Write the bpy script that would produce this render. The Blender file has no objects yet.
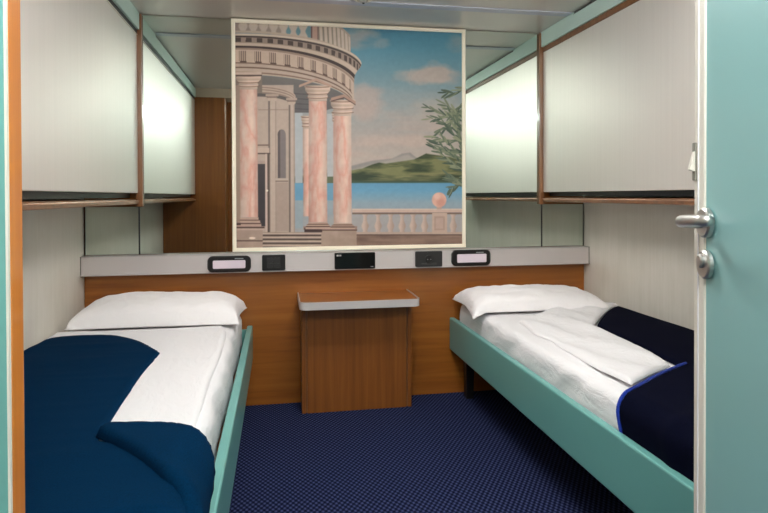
import bpy, bmesh, math, random
import numpy as np
from mathutils import Vector, Matrix, noise

random.seed(7)
SC = bpy.context.scene
COL = SC.collection
PI = math.pi

# ------------------------------------------------------------------ camera
cd = bpy.data.cameras.new('camera'); cam = bpy.data.objects.new('camera', cd); COL.objects.link(cam)
cd.sensor_width = 36.0
cd.lens = 592.39 / 768 * 36.0
cd.shift_x = 0.0
cd.shift_y = -(256.5 - 202.19) / 768
cd.clip_start = 0.02
YAW, PITCH, ROLL = 0.17686, -0.011095, -0.00336
cam.location = (0.99526, -3.29734, 1.14262)
F = Vector((math.sin(YAW)*math.cos(PITCH), math.cos(YAW)*math.cos(PITCH), math.sin(PITCH)))
R = Vector((math.cos(YAW), -math.sin(YAW), 0)); U = R.cross(F)
R2 = math.cos(ROLL)*R + math.sin(ROLL)*U; U2 = -math.sin(ROLL)*R + math.cos(ROLL)*U
cam.rotation_euler = Matrix((R2, U2, -F)).transposed().to_euler()
SC.camera = cam

# ------------------------------------------------------------------ world, exposure
w = bpy.data.worlds.new('world'); SC.world = w; w.use_nodes = True
w.node_tree.nodes['Background'].inputs[0].default_value = (0.8, 0.85, 0.9, 1)
w.node_tree.nodes['Background'].inputs[1].default_value = 0.05
vs = SC.view_settings
vs.view_transform = 'Standard'; vs.look = 'None'; vs.gamma = 1.0; vs.use_curve_mapping = False
vs.exposure = -0.38
SC.cycles.max_bounces = 10; SC.cycles.diffuse_bounces = 5; SC.cycles.glossy_bounces = 6
LAMP_CABIN, LAMP_ENTRY, LAMP_HALL = 43.0, 58.0, 60.0
TINT_CABIN = (1.0, 0.965, 0.95); TINT_ENTRY = (0.95, 1.0, 1.0)

# ------------------------------------------------------------------ room sizes (metres)
W, H, ZB = 2.81, 2.10, 1.118     # width, ceiling, underside of the folded berths
BX = 0.275                        # depth of the folded berths
YE = -3.06                        # entrance wall

# ------------------------------------------------------------------ materials
def s2l(c):
    return tuple((v/255/12.92 if v/255 <= 0.04045 else ((v/255+0.055)/1.055)**2.4) for v in c)
def mat(name, rgb, rough=0.5, metal=0.0, coat=0.0, spec=0.5, emit=None, estr=0.0, aniso=0.0):
    m = bpy.data.materials.new(name); m.use_nodes = True
    b = m.node_tree.nodes['Principled BSDF']
    c = s2l(rgb) if max(rgb) > 1.001 else rgb
    b.inputs['Base Color'].default_value = (*c, 1)
    b.inputs['Roughness'].default_value = rough; b.inputs['Metallic'].default_value = metal
    b.inputs['Coat Weight'].default_value = coat; b.inputs['Specular IOR Level'].default_value = spec
    b.inputs['Anisotropic'].default_value = aniso
    if emit:
        b.inputs['Emission Color'].default_value = (*emit, 1); b.inputs['Emission Strength'].default_value = estr
    return m
def nd(m, t, **kw):
    n = m.node_tree.nodes.new(t)
    for k, v in kw.items(): setattr(n, k, v)
    return n
def lk(m, a, b): m.node_tree.links.new(a, b)
def coords(m, scale=(1, 1, 1), rot=(0, 0, 0)):
    tc = nd(m, 'ShaderNodeTexCoord'); mp = nd(m, 'ShaderNodeMapping')
    mp.inputs['Scale'].default_value = scale; mp.inputs['Rotation'].default_value = rot
    lk(m, tc.outputs['Object'], mp.inputs[0]); return mp.outputs[0]
def noise_tex(m, vec, scale, detail=4, rough=0.5, dist=0.0):
    n = nd(m, 'ShaderNodeTexNoise'); n.inputs['Scale'].default_value = scale
    n.inputs['Detail'].default_value = detail; n.inputs['Roughness'].default_value = rough
    n.inputs['Distortion'].default_value = dist
    lk(m, vec, n.inputs['Vector']); return n.outputs['Fac']
def ramp(m, fac, stops):
    r = nd(m, 'ShaderNodeValToRGB'); e = r.color_ramp.elements
    while len(e) < len(stops): e.new(0.5)
    for i, (p, c) in enumerate(stops):
        e[i].position = p; e[i].color = (*(s2l(c) if max(c) > 1.001 else c), 1)
    lk(m, fac, r.inputs[0]); return r.outputs[0]
def bump(m, fac, strength, dist=0.002):
    b = nd(m, 'ShaderNodeBump'); b.inputs['Strength'].default_value = strength; b.inputs['Distance'].default_value = dist
    lk(m, fac, b.inputs['Height']); lk(m, b.outputs[0], m.node_tree.nodes['Principled BSDF'].inputs['Normal'])
def base(m, col): lk(m, col, m.node_tree.nodes['Principled BSDF'].inputs['Base Color'])

def wood(name, sc, c1, c2, c3, rough=0.35, coat=0.15):
    m = mat(name, c2, rough, coat=coat)
    v = coords(m, sc)
    a = noise_tex(m, v, 1.0, 6, 0.62, 0.4)
    base(m, ramp(m, a, [(0.30, c1), (0.5, c2), (0.72, c3)]))
    bump(m, a, 0.06)
    return m
WOOD_H = wood('wood_horizontal_grain', (1.3, 1.3, 26), (132, 74, 22), (150, 88, 29), (164, 101, 38))
WOOD_V = wood('wood_vertical_grain', (38, 38, 1.2), (118, 66, 24), (132, 77, 29), (146, 90, 37))
WOOD_DARK = wood('wood_dark_edge', (30, 30, 2), (104, 68, 40), (122, 80, 48), (134, 90, 56), 0.3, 0.3)
WOOD_POST = wood('wood_orange_post', (40, 40, 1.0), (196, 112, 40), (212, 126, 48), (224, 140, 58), 0.3, 0.3)

LAM = mat('wall_laminate', (186, 182, 168), 0.45)
v = coords(LAM, (60, 60, 2.2)); a = noise_tex(LAM, v, 1.0, 5, 0.7)
v2 = coords(LAM, (6, 6, 3)); a2 = noise_tex(LAM, v2, 1.0, 4, 0.6)
mx = nd(LAM, 'ShaderNodeMath', operation='ADD'); lk(LAM, a, mx.inputs[0]); lk(LAM, a2, mx.inputs[1])
mh = nd(LAM, 'ShaderNodeMath', operation='MULTIPLY'); lk(LAM, mx.outputs[0], mh.inputs[0]); mh.inputs[1].default_value = 0.5
base(LAM, ramp(LAM, mh.outputs[0], [(0.35, (214, 209, 196)), (0.5, (221, 216, 204)), (0.65, (227, 222, 212))]))
bump(LAM, a, 0.08, 0.001)

CEIL = mat('ceiling_metal', (214, 209, 203), 0.30, metal=0.3)
STRIP = mat('ceiling_joint_strip', (196, 200, 214), 0.4, metal=0.2)
PANEL = mat('berth_satin_panel', (212, 212, 200), 0.49, metal=0.74)
v = coords(PANEL, (90, 90, 0.8)); a = noise_tex(PANEL, v, 1.0, 3, 0.6)
base(PANEL, ramp(PANEL, a, [(0.3, (242, 237, 231)), (0.7, (246, 241, 235))])); bump(PANEL, a, 0.02, 0.0004)
FASCIA = mat('fascia_pale_teal', (196, 222, 214), 0.35, metal=0.1)
BLACK = mat('black_plastic', (14, 13, 13), 0.35)
BLACKG = mat('black_gloss', (9, 9, 10), 0.12)
GREYD = mat('dark_grey_plastic', (38, 37, 37), 0.4)
CAPM = mat('rail_cap_grey', (120, 118, 114), 0.4)
GREYM = mat('mid_grey_mark', (150, 150, 150), 0.5)
LENS = mat('white_lamp_lens', (228, 214, 224), 0.3)
ALU = mat('brushed_aluminium', (216, 208, 206), 0.38, metal=0.4)
v = coords(ALU, (1.2, 120, 260)); a = noise_tex(ALU, v, 1.0, 3); bump(ALU, a, 0.12, 0.0005)
ALUL = mat('copper_toned_lip', (214, 168, 140), 0.25, metal=0.5)
STEEL = mat('satin_steel', (206, 204, 200), 0.38, metal=1.0)
MIRROR = mat('mirror_glass', (206, 216, 208), 0.0, metal=1.0)
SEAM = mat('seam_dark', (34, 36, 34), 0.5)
TEAL = mat('teal_paint', (110, 170, 164), 0.32, coat=0.1)
TEALD = mat('teal_door_paint', (142, 190, 190), 0.34, coat=0.1)
WHITEP = mat('white_paint', (232, 226, 214), 0.4)
FRAMEM = mat('cream_frame', (250, 240, 218), 0.4)
LEGM = mat('black_leg', (16, 12, 11), 0.45)
DIFF = mat('lamp_diffuser', (240, 240, 236), 0.5, emit=TINT_CABIN, estr=LAMP_CABIN)
DIFF2 = mat('lamp_diffuser_entry', (240, 240, 236), 0.5, emit=TINT_ENTRY, estr=LAMP_ENTRY)
DIFF3 = mat('lamp_diffuser_corridor', (240, 240, 236), 0.5, emit=TINT_ENTRY, estr=LAMP_HALL)

def cloth(name, rgb, rough=0.85, bs=0.15, sc=900, sheen=0.1, c2=None):
    m = mat(name, rgb, rough, spec=0.05 if c2 else 0.2)
    m.node_tree.nodes['Principled BSDF'].inputs['Sheen Weight'].default_value = sheen
    v = coords(m); a = noise_tex(m, v, sc, 2); 
    if c2:
        b = noise_tex(m, coords(m), 260, 3); base(m, ramp(m, b, [(0.3, rgb), (0.7, c2)]))
    if not c2:
        cr = noise_tex(m, coords(m, (1, .55, 1.3), (0, 0, .5)), 13, 4, 0.6, 1.6)
        mm = nd(m, 'ShaderNodeMath', operation='MULTIPLY_ADD'); lk(m, a, mm.inputs[0]); mm.inputs[1].default_value = .06; lk(m, cr, mm.inputs[2])
        bump(m, mm.outputs[0], .5, .012); return m
    bump(m, a, bs, 0.001); return m
SHEET = cloth('white_cotton', (240, 238, 239))
PILL = cloth('pillow_cotton', (252, 248, 248))
BLUE_L = cloth('blue_wool', (0, 33, 60), 0.95, 0.3, 500, 0.0, (0, 41, 72))
BLUE_R = cloth('navy_wool', (5, 8, 24), 0.95, 0.3, 500, 0.0, (9, 11, 32))
PIPE = cloth('blue_piping', (20, 50, 150), 0.7, 0.2, 400, 0.1)

CARPET = mat('carpet_blue', (20, 26, 80), 0.98, spec=0.1)
sx = nd(CARPET, 'ShaderNodeSeparateXYZ'); lk(CARPET, coords(CARPET), sx.inputs[0])
def wave(out, period):
    a = nd(CARPET, 'ShaderNodeMath', operation='MULTIPLY'); lk(CARPET, out, a.inputs[0]); a.inputs[1].default_value = 2*PI/period
    b = nd(CARPET, 'ShaderNodeMath', operation='SINE'); lk(CARPET, a.outputs[0], b.inputs[0]); return b.outputs[0]
pr_ = nd(CARPET, 'ShaderNodeMath', operation='MULTIPLY'); lk(CARPET, wave(sx.outputs[0], .021), pr_.inputs[0]); lk(CARPET, wave(sx.outputs[1], .032), pr_.inputs[1])
vo = nd(CARPET, 'ShaderNodeMath', operation='MULTIPLY_ADD'); lk(CARPET, pr_.outputs[0], vo.inputs[0]); vo.inputs[1].default_value = 0.8; vo.inputs[2].default_value = 0.5
nz = noise_tex(CARPET, coords(CARPET), 420, 3, 0.7)
ad = nd(CARPET, 'ShaderNodeMath', operation='MULTIPLY_ADD'); lk(CARPET, vo.outputs[0], ad.inputs[0]); ad.inputs[1].default_value = 0.34
lk(CARPET, nz, ad.inputs[2])
base(CARPET, ramp(CARPET, ad.outputs[0], [(0.40, (2, 5, 24)), (0.66, (22, 29, 64)), (0.98, (78, 88, 128))]))
bump(CARPET, ad.outputs[0], 0.6, 0.003)

# ------------------------------------------------------------------ mesh helpers
def link(name, me, m, parent=None, loc=None):
    o = bpy.data.objects.new(name, me); COL.objects.link(o)
    for k in (m if isinstance(m, (list, tuple)) else [m]): me.materials.append(k)
    if parent: o.parent = parent
    if loc: o.location = loc
    return o
def from_bm(name, bm, m, parent=None, smooth=False):
    bmesh.ops.recalc_face_normals(bm, faces=bm.faces)
    me = bpy.data.meshes.new(name); bm.to_mesh(me); bm.free()
    if smooth:
        for p in me.polygons: p.use_smooth = True
    return link(name, me, m, parent)
def add_box(bm, x0, x1, y0, y1, z0, z1, bev=0.0, seg=2):
    r = bmesh.ops.create_cube(bm, size=1.0); vv = r['verts']
    for q in vv:
        q.co = Vector((x0 if q.co.x < 0 else x1, y0 if q.co.y < 0 else y1, z0 if q.co.z < 0 else z1))
    if bev > 0:
        es = list({e for q in vv for e in q.link_edges})
        bmesh.ops.bevel(bm, geom=es, offset=bev, segments=seg, affect='EDGES', profile=0.5)
def box(name, x0, x1, y0, y1, z0, z1, m, parent=None, bev=0.0, seg=2):
    bm = bmesh.new(); add_box(bm, x0, x1, y0, y1, z0, z1, bev, seg); return from_bm(name, bm, m, parent)
def boxes(name, lst, m, parent=None, bev=0.0):
    bm = bmesh.new()
    for b in lst: add_box(bm, *b, bev)
    return from_bm(name, bm, m, parent)
def extrude_x(name, prof, x0, x1, m, parent=None):
    """profile [(y,z)] swept along x"""
    bm = bmesh.new()
    a = [bm.verts.new((x0, y, z)) for y, z in prof]; b = [bm.verts.new((x1, y, z)) for y, z in prof]
    n = len(prof)
    for i in range(n): bm.faces.new((a[i], a[(i+1) % n], b[(i+1) % n], b[i]))
    bm.faces.new(a); bm.faces.new(b[::-1]); return from_bm(name, bm, m, parent)
def rrect(x0, x1, z0, z1, r, n=6):
    pts = []
    for cx, cz, a0 in ((x1-r, z1-r, 0), (x0+r, z1-r, PI/2), (x0+r, z0+r, PI), (x1-r, z0+r, 1.5*PI)):
        for i in range(n+1):
            a = a0 + PI/2*i/n; pts.append((cx+r*math.cos(a), cz+r*math.sin(a)))
    return pts
def plate_y(name, loops, m, parent=None):
    """stack of equal-count (x,z) outlines at given y; closes both ends"""
    bm = bmesh.new(); rings = [[bm.verts.new((x, y, z)) for x, z in pts] for y, pts in loops]
    for A, B in zip(rings, rings[1:]):
        for i in range(len(A)): bm.faces.new((A[i], A[(i+1) % len(A)], B[(i+1) % len(A)], B[i]))
    bm.faces.new(rings[0]); bm.faces.new(rings[-1][::-1]); return from_bm(name, bm, m, parent)
def lathe(bm, prof, axis_o, axis_d, n=28):
    """prof [(r, h)] around axis"""
    d = Vector(axis_d).normalized(); o = Vector(axis_o)
    u = d.orthogonal().normalized(); v = d.cross(u)
    rings = []
    for r, h in prof:
        rings.append([bm.verts.new(o + d*h + (u*math.cos(2*PI*i/n) + v*math.sin(2*PI*i/n))*max(r, 1e-5)) for i in range(n)])
    for A, B in zip(rings, rings[1:]):
        for i in range(n): bm.faces.new((A[i], A[(i+1) % n], B[(i+1) % n], B[i]))
    bm.faces.new(rings[0]); bm.faces.new(rings[-1][::-1])
def tube(bm, pts, radii, n=14, flat=1.0):
    pts = [Vector(p) for p in pts]; rings = []
    up = Vector((0, 0, 1))
    for i, p in enumerate(pts):
        t = (pts[min(i+1, len(pts)-1)] - pts[max(i-1, 0)]).normalized()
        s = t.cross(up).normalized(); q = s.cross(t).normalized(); r = radii[i]
        rings.append([bm.verts.new(p + s*math.cos(2*PI*k/n)*r*flat + q*math.sin(2*PI*k/n)*r) for k in range(n)])
    for A, B in zip(rings, rings[1:]):
        for k in range(n): bm.faces.new((A[k], A[(k+1) % n], B[(k+1) % n], B[k]))
    bm.faces.new(rings[0]); bm.faces.new(rings[-1][::-1])
def thing(name, label, cat, loc=(0, 0, 0), group=None, rz=0):
    o = bpy.data.objects.new(name, None); COL.objects.link(o); o.location = loc; o.rotation_euler = (0, 0, rz)
    o.empty_display_size = 0.1; return tag(o, label, cat, group)
def tag(o, label, cat, group=None):
    o['label'] = label; o['category'] = cat
    if group: o['group'] = group
    return o
def struct(o): o['kind'] = 'structure'; return o
def rebase(root):
    """children were modelled in world metres: keep them there although the root sits at its base"""
    for c in root.children: c.location = c.location - root.location

# ------------------------------------------------------------------ the shell
struct(box('floor', -1.2, 4.0, -4.4, 0.1, -0.1, 0, CARPET))
struct(box('ceiling', -1.2, 4.0, -4.4, 0.1, H, H+0.1, CEIL))
struct(box('wall_left', -0.1, 0, YE-0.04, 0.1, 0, H, LAM))
struct(box('wall_right', W, W+0.1, YE-0.04, 0.1, 0, H, LAM))
struct(box('wall_back', 0, W, 0.012, 0.1, 0, H, WOOD_H))
struct(boxes('wall_entrance', [(0, 0.60, YE-0.04, YE, 0, H), (1.60, W, YE-0.04, YE, 0, H), (0.60, 1.60, YE-0.04, YE, 2.03, H)], LAM))
struct(boxes('wall_corridor', [(-1.2, 4.0, -4.4, -4.3, 0, H), (-1.3, -1.2, -4.4, YE, 0, H), (4.0, 4.1, -4.4, YE, 0, H),
                               (-1.2, -0.1, YE-0.04, YE, 0, H), (W+0.1, 4.0, YE-0.04, YE, 0, H)], LAM))
# wood panelling under the equipment rail
struct(box('trim_1', 0.003, W-0.003, 0.0, 0.012, 0.0, 0.80, WOOD_H))
# joint strip across the ceiling
struct(box('trim_2', BX+0.02, W-BX-0.02, -0.405, -0.345, H-0.006, H, STRIP, bev=0.002))
# fascias above the folded berths (pale teal) with the dark shadow gap beside the ceiling
for k, (x0, x1, xf0, xf1) in enumerate(((0, BX+0.012, BX-0.004, BX+0.012), (W-BX-0.012, W, W-BX-0.012, W-BX+0.004))):
    struct(boxes('trim_%d' % (3+k), [(xf0, xf1, -2.13, -0.022, 2.0125, H-0.012), (xf0, xf1, -0.40, -0.022, H-0.012, H)], FASCIA))
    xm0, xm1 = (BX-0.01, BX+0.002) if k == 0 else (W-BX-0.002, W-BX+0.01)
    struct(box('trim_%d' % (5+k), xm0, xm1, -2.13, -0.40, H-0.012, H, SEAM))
# bulkhead above the wardrobe
struct(box('trim_7', 0, 0.648, -2.446, -2.16, 2.02, H, mat('bulkhead_cream', (196, 178, 160), 0.5)))

# ------------------------------------------------------------------ mirrors on the back wall
def mirror(name, x0, x1, z0, z1, label):
    t = thing(name, label, 'mirror', ((x0+x1)/2, 0, z0))
    box('mirror_glass', x0+0.0035, x1-0.0035, 0.0, 0.010, z0+0.001, z1, MIRROR, t)
    box('mirror_edge', x0, x0+0.0035, -0.002, 0.010, z0+0.001, z1, SEAM, t)
    box('mirror_edge', x1-0.0035, x1, -0.002, 0.010, z0+0.001, z1, SEAM, t)
    rebase(t); return t
mirror('wall_mirror', BX, W-BX, 0.836, H-0.003, 'large wall mirror behind the framed temple mural, reaching up to the ceiling')
mirror('mirror_strip', 0.006, BX-0.0005, 0.836, ZB-0.03, 'narrow mirror strip under the left folded berth beside the left wall')
mirror('mirror_strip', W-BX+0.0005, W-0.006, 0.836, ZB-0.03, 'narrow mirror strip under the right folded berth beside the right wall')

# ------------------------------------------------------------------ the mural
def paint_mural(xs, ys, u0, u1):
    """colours of the painted scene; xs, ys are drafting coordinates (about 227 x 222 units)"""
    X, Y = xs, ys
    c = np.zeros(X.shape + (3,))
    def col(*v): return np.array(v, float)
    def cover(mask, color):
        nonlocal c
        m = np.clip(mask, 0, 1)[..., None]; c = c*(1-m) + np.asarray(color, float)*m
    def sd(v, w=0.5): return np.clip(v/w + 0.5, 0, 1)          # soft step: 1 where v > 0
    def rect(x0, x1, y0, y1, w=0.7): return sd(X-x0, w)*sd(x1-X, w)*sd(Y-y0, w)*sd(y1-Y, w)
    def ell(cx, cy, rx, ry, w=0.15): return np.clip((1-np.sqrt(((X-cx)/rx)**2+((Y-cy)/ry)**2))/w+0.5, 0, 1)
    rng = np.random.RandomState(3)
    def vnoise(sx, sy, seed=0, octs=4):
        out = np.zeros(X.shape); amp = 1; tot = 0
        for o in range(octs):
            r = np.random.RandomState(seed*13+o); g = r.rand(64, 64)
            fx = (X/sx*(2**o)) % 63; fy = (Y/sy*(2**o)) % 63
            ix = fx.astype(int); iy = fy.astype(int); tx = fx-ix; ty = fy-iy
            tx = tx*tx*(3-2*tx); ty = ty*ty*(3-2*ty)
            i2 = (ix+1) % 64; j2 = (iy+1) % 64
            out += amp*((g[iy, ix]*(1-tx)+g[iy, i2]*tx)*(1-ty)+(g[j2, ix]*(1-tx)+g[j2, i2]*tx)*ty); tot += amp; amp *= 0.5
        return out/tot
    def poly(pts):                                              # height of a polyline y(x)
        px, py = zip(*pts); return np.interp(X, px, py)
    # sky
    ky = [20, 50, 80, 110, 140, 165]
    kc = np.array([(62, 118, 142), (84, 134, 152), (118, 146, 154), (150, 154, 152), (168, 156, 148), (176, 164, 154)], float)
    c = np.stack([np.interp(Y, ky, kc[:, i]) for i in range(3)], -1)
    n1 = vnoise(26, 13, 1); n2 = vnoise(60, 9, 2)
    cover(np.clip((n2-0.5)*3, 0, 1)*sd(Y-105, 40)*0.6, (190, 162, 148))
    for cx, cy, rx, ry, cc, k in ((358, 37, 24, 13, (146, 146, 144), 1), (427, 76, 31, 13, (176, 160, 150), 1.1), (364, 102, 24, 20, (178, 158, 148), .9),
                                  (458, 42, 12, 9, (130, 142, 144), .8), (382, 43, 9, 6, (140, 150, 152), .7), (440, 106, 30, 14, (172, 160, 150), .8), (400, 140, 60, 8, (186, 164, 152), .7)):
        d = 1-np.sqrt(((X-cx)/rx)**2+((Y-cy)/ry)**2)
        cover(np.clip((d + (n1-0.5)*1.5)*1.6, 0, 1)*k*0.85, cc)
    # far mountains, hills
    far = poly([(340, 168), (372, 160), (392, 158), (402, 153), (410, 152), (416, 157), (430, 160), (470, 160)])
    cover(sd(Y-far, 1.5), (140, 134, 130))
    far2 = poly([(340, 172), (380, 162), (400, 156), (408, 154), (420, 162), (470, 165)])
    cover(sd(Y-far2, 2.5), (158, 150, 142))
    h1 = poly([(290, 176), (350, 170), (362, 168), (372, 164), (379, 162), (386, 163), (400, 161), (414, 159), (426, 153), (432, 154), (446, 156), (470, 158)])
    hn = vnoise(22, 5, 5)
    g = np.clip((hn-0.35)*3.2, 0, 1)[..., None]; green = np.array((50, 62, 42))*(1-g)+np.array((120, 120, 80))*g
    cover(sd(Y-h1, 1.2), green)
    h2 = poly([(340, 176), (372, 173), (400, 176), (430, 172), (470, 171)])
    g2 = np.clip((vnoise(30, 4, 8)-0.3)*3, 0, 1)[..., None]; green2 = np.array((48, 60, 42))*(1-g2)+np.array((130, 126, 86))*g2
    cover(sd(Y-h2, 2), green2)
    cover(sd(Y-180.5, 1)*sd(183-Y, 1), (60, 78, 62))
    # water
    kc = np.array([(96, 148, 176), (104, 154, 182), (138, 158, 168), (160, 160, 160)], float)
    wt = np.stack([np.interp(Y, [182, 190, 202, 220], kc[:, i]) for i in range(3)], -1)
    wm = sd(Y-182.5, 1.2)[..., None]; c = c*(1-wm)+wt*wm
    # terrace and balustrade
    STONE = col(188, 164, 150)
    cover(rect(350, 470, 214, 234)*0.75, (166, 160, 158))
    nt = vnoise(24, 4, 11)
    tm = sd(Y-234, 1)[..., None]; tc = np.array((104, 82, 72))*(1-nt[..., None])+np.array((160, 132, 116))*nt[..., None]
    c = c*(1-tm)+tc*tm
    for bx in (365, 378, 390.5, 402, 413, 424.5, 453):
        yy = np.clip((Y-214)/19, 0, 1)
        wd = 1.7 + 1.9*np.exp(-((yy-0.62)/0.2)**2) + 1.3*np.exp(-((yy-0.0)/0.08)**2) + 1.5*np.exp(-((yy-1)/0.08)**2)
        cover(sd(wd-np.abs(X-bx), 0.9)*rect(340, 470, 214, 233), STONE - 22*np.clip((X-bx)/3, -0.4, 1)[..., None])
    cover(rect(352, 470, 209, 212.2), (200, 172, 156)); cover(rect(352, 470, 212.2, 214), (120, 98, 88)); cover(rect(352, 470, 208.4, 209.2), (214, 190, 174))
    cover(rect(352, 470, 231.8, 234.2), (182, 158, 144)); cover(rect(352, 470, 234.2, 235.2), (90, 70, 62))
    cover(rect(432, 447, 212.5, 233.5), (190, 164, 148)); cover(rect(434.2, 444.6, 216, 230), (172, 146, 132)); cover(rect(435.6, 443.2, 217.8, 228.4), (184, 158, 144))
    cover(rect(436.5, 441.5, 205.5, 209), (186, 156, 142))
    cover(ell(439, 199.5, 7.2, 7.4, 0.12), (214, 166, 148)); cover(ell(441, 202, 4.2, 4.4, 0.8)*0.5, (190, 128, 112)); cover(ell(437, 196, 3, 3, .9)*0.6, (226, 190, 174))
    # ---- the round temple
    def arc(y0, a, Rr=126.0, x0=235.0):
        t = np.clip((X-x0)/Rr, -1, 1); return y0 + a*(1-np.sqrt(1-t*t))
    BEI = col(186, 164, 148)
    inner = sd(352-X, 1)
    # drum of the balustrade on top
    top = poly([(230, 14), (332, 20), (338, 25), (344, 29), (350.5, 35.5), (351, 60)])
    cor = arc(31.5, 36, 122)
    zone = sd(Y-top, 1)*sd(cor-Y, 1)*sd(350.5-X, 1)
    cover(zone*sd(X-282, 2), (104, 138, 146)); cover(zone*sd(284-X, 2), (150, 134, 124)); cover(zone*sd(X-318, 1), (132, 120, 110))
    bx = 243.0; st = 10.4
    while bx < 309:
        cover(zone*sd(3.5+1.1*np.sin((Y-22)*0.55)-np.abs(X-bx), 1.2), (188, 172, 158)); bx += st; st *= 0.985
    cover(zone*rect(311, 318.5, 10, 60), (176, 142, 128)); cover(zone*rect(311, 312.4, 10, 60), (104, 78, 74)); cover(zone*rect(317.4, 318.6, 10, 60), (120, 96, 88))
    bx = 321.0; st = 4.7
    while bx < 350:
        cover(zone*sd(1.45-np.abs(X-bx-(Y-30)*0.05), 0.9), (194, 176, 160)); bx += st; st *= 0.95
    cover(sd(1.3-np.abs(Y-top-0.6), 0.8)*sd(350.5-X, 1)*sd(X-330, 1), (166, 148, 136))
    cover(zone*sd(Y-cor+2.2, 0.8), (184, 164, 148))
    # body of the entablature
    rim = arc(32.0, 33, 127); und = arc(47, 45, 121)
    body = sd(Y-rim, 0.8)*sd(arc(73.5, 34, 120)-Y, 0.8)*sd(361.5-X, 0.8)
    edge = sd(354 + 7.5*np.exp(-((Y-63)/8.0)**2) - X, 1)
    cover(body*edge, BEI)
    def band(ya, aa, Ra, yb, ab, Rb, color, k=1.0, xm=400, xl=200):
        cover(sd(Y-arc(ya, aa, Ra), .7)*sd(arc(yb, ab, Rb)-Y, .7)*sd(xm-X, .8)*sd(X-xl, .8)*edge*body*k, color)
    band(32.5, 33, 127, 34.2, 33, 127, (206, 188, 170))
    band(34.4, 34, 127, 36.2, 35, 127, (70, 58, 54))
    band(36.2, 35, 127, 41.5, 38, 126, (150, 130, 118))
    th = np.arcsin(np.clip((X-235)/126, -1, 1))
    dent = (np.sin(th*72) > -0.15).astype(float)
    cover(sd(Y-arc(36.4, 36, 127), .6)*sd(arc(40.6, 38, 126)-Y, .6)*edge*dent*0.85, (66, 54, 50))
    band(41.6, 38, 126, 44.4, 40, 125, (196, 174, 156))
    band(44.4, 40, 124, 46.6, 42, 123, (64, 50, 46)); band(46.6, 42, 122, 48.4, 42, 121, (150, 126, 112))
    band(48.4, 42, 121, 62.0, 40, 120, (196, 172, 154), 1, 352)
    fm = sd(Y-arc(49.5, 42, 121), .6)*sd(arc(59.8, 40, 120)-Y, .6)*sd(351-X, .8)
    for i in range(12):
        tc0 = 0.065 + i*0.122
        for k in (-0.016, 0.0, 0.016):
            wd = 0.0042
            cover(fm*np.clip((wd-np.abs(th-tc0-k))/0.004+0.5, 0, 1)*0.85, (96, 76, 68))
        cover(fm*np.clip((0.003-np.abs(th-tc0+0.031))/0.003+0.5, 0, 1)*0.7, (120, 96, 84))
        cover(sd(Y-arc(59.6, 40, 120), .6)*sd(arc(61.8, 40, 120)-Y, .6)*np.clip((0.026-np.abs(th-tc0))/0.006+.5, 0, 1)*sd(351-X, 1), (92, 70, 62))
    band(61.0, 40, 120, 62.2, 40, 120, (118, 94, 82), 1, 352)
    band(65.4, 38, 119, 66.8, 38, 119, (112, 88, 76), 1, 352); band(70.4, 35, 119, 71.8, 35, 119, (132, 106, 92), 1, 352)
    # shadowed ceiling under the ring
    low = arc(73.5, 34, 119)
    ceil = sd(Y-low, 1)*sd(112-Y, 1)*sd(X-256, 1)*sd(344-X, 1)
    shade = np.array((112, 106, 102))*(1-np.clip((Y-75)/40, 0, 1))[..., None]+np.array((92, 88, 88))*np.clip((Y-75)/40, 0, 1)[..., None]
    m = ceil*sd(poly([(256, 112), (296, 112), (304, 112), (318, 112), (344, 104)])-Y, 1); c = c*(1-m[..., None])+shade*m[..., None]
    for k in range(4):
        cover(ceil*sd(0.5-np.abs(Y-(93+k*5)-(X-300)*0.06), .6)*sd(X-292, 1)*sd(309-X, 1)*0.6, (70, 66, 66))
    # inner round cella
    cell = rect(250, 295, 84, 236); cover(cell*sd(293.5-X, 1), (180, 160, 146))
    cc1 = 84 + 12*(1-np.sqrt(1-np.clip((X-257)/38.5, 0, 1)**2))
    cover(sd(Y-cc1, .7)*sd(cc1+8-Y, .7)*rect(256, 295.5, 80, 120), (184, 162, 146))
    for d0 in (2.2, 4.6, 7.2): cover(sd(0.5-np.abs(Y-cc1-d0), .6)*rect(256, 294.5, 80, 120)*0.8, (132, 110, 98))
    cover(sd(Y-cc1-8, .7)*sd(cc1+11.5-Y, .7)*rect(256, 290, 80, 120), (96, 88, 84))
    for p0, p1, cp in ((268, 276, 94), (288.5, 294.5, 98)):
        cover(rect(p0, p1, cp, 236), (186, 166, 152)); cover(rect(p0, p0+1.8, cp+6, 236), (116, 102, 96)); cover(rect(p1-1, p1, cp+6, 236)*.6, (140, 122, 112))
        cover(rect(p0-2.5, p1+2.5, cp-1, cp+1.2), (176, 154, 140)); cover(rect(p0-1.5, p1+1.2, cp+1.2, cp+3), (132, 112, 102)); cover(rect(p0-.5, p1+.5, cp+3, cp+5), (190, 168, 152))
    cover(rect(258, 288, 108.2, 109.2)*0.6, (134, 114, 104))
    arch = np.maximum(rect(277.5, 285.6, 134, 178), ell(281.5, 134, 4.1, 5.5, .15))
    cover(arch, (122, 112, 110)); cover(arch*sd(280-X, 1), (92, 82, 80)); cover(rect(275, 288, 177.5, 180.5), (186, 168, 154)); cover(rect(275, 288, 180, 181), (116, 98, 88))
    cover(rect(276, 288, 182, 231)*0.35, (150, 128, 116))
    cover(rect(257, 269, 143.5, 145), (120, 100, 90)); cover(rect(257, 269, 147, 152), (190, 168, 152)); cover(rect(257, 270, 152, 153.4), (92, 74, 68))
    cover(rect(256.5, 264.8, 163, 226), (62, 56, 58)); cover(rect(256.5, 266, 160, 163), (170, 148, 136)); cover(rect(264.8, 267, 153, 233), (196, 174, 160)); cover(rect(267, 268.6, 153, 233), (86, 70, 64))
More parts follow.
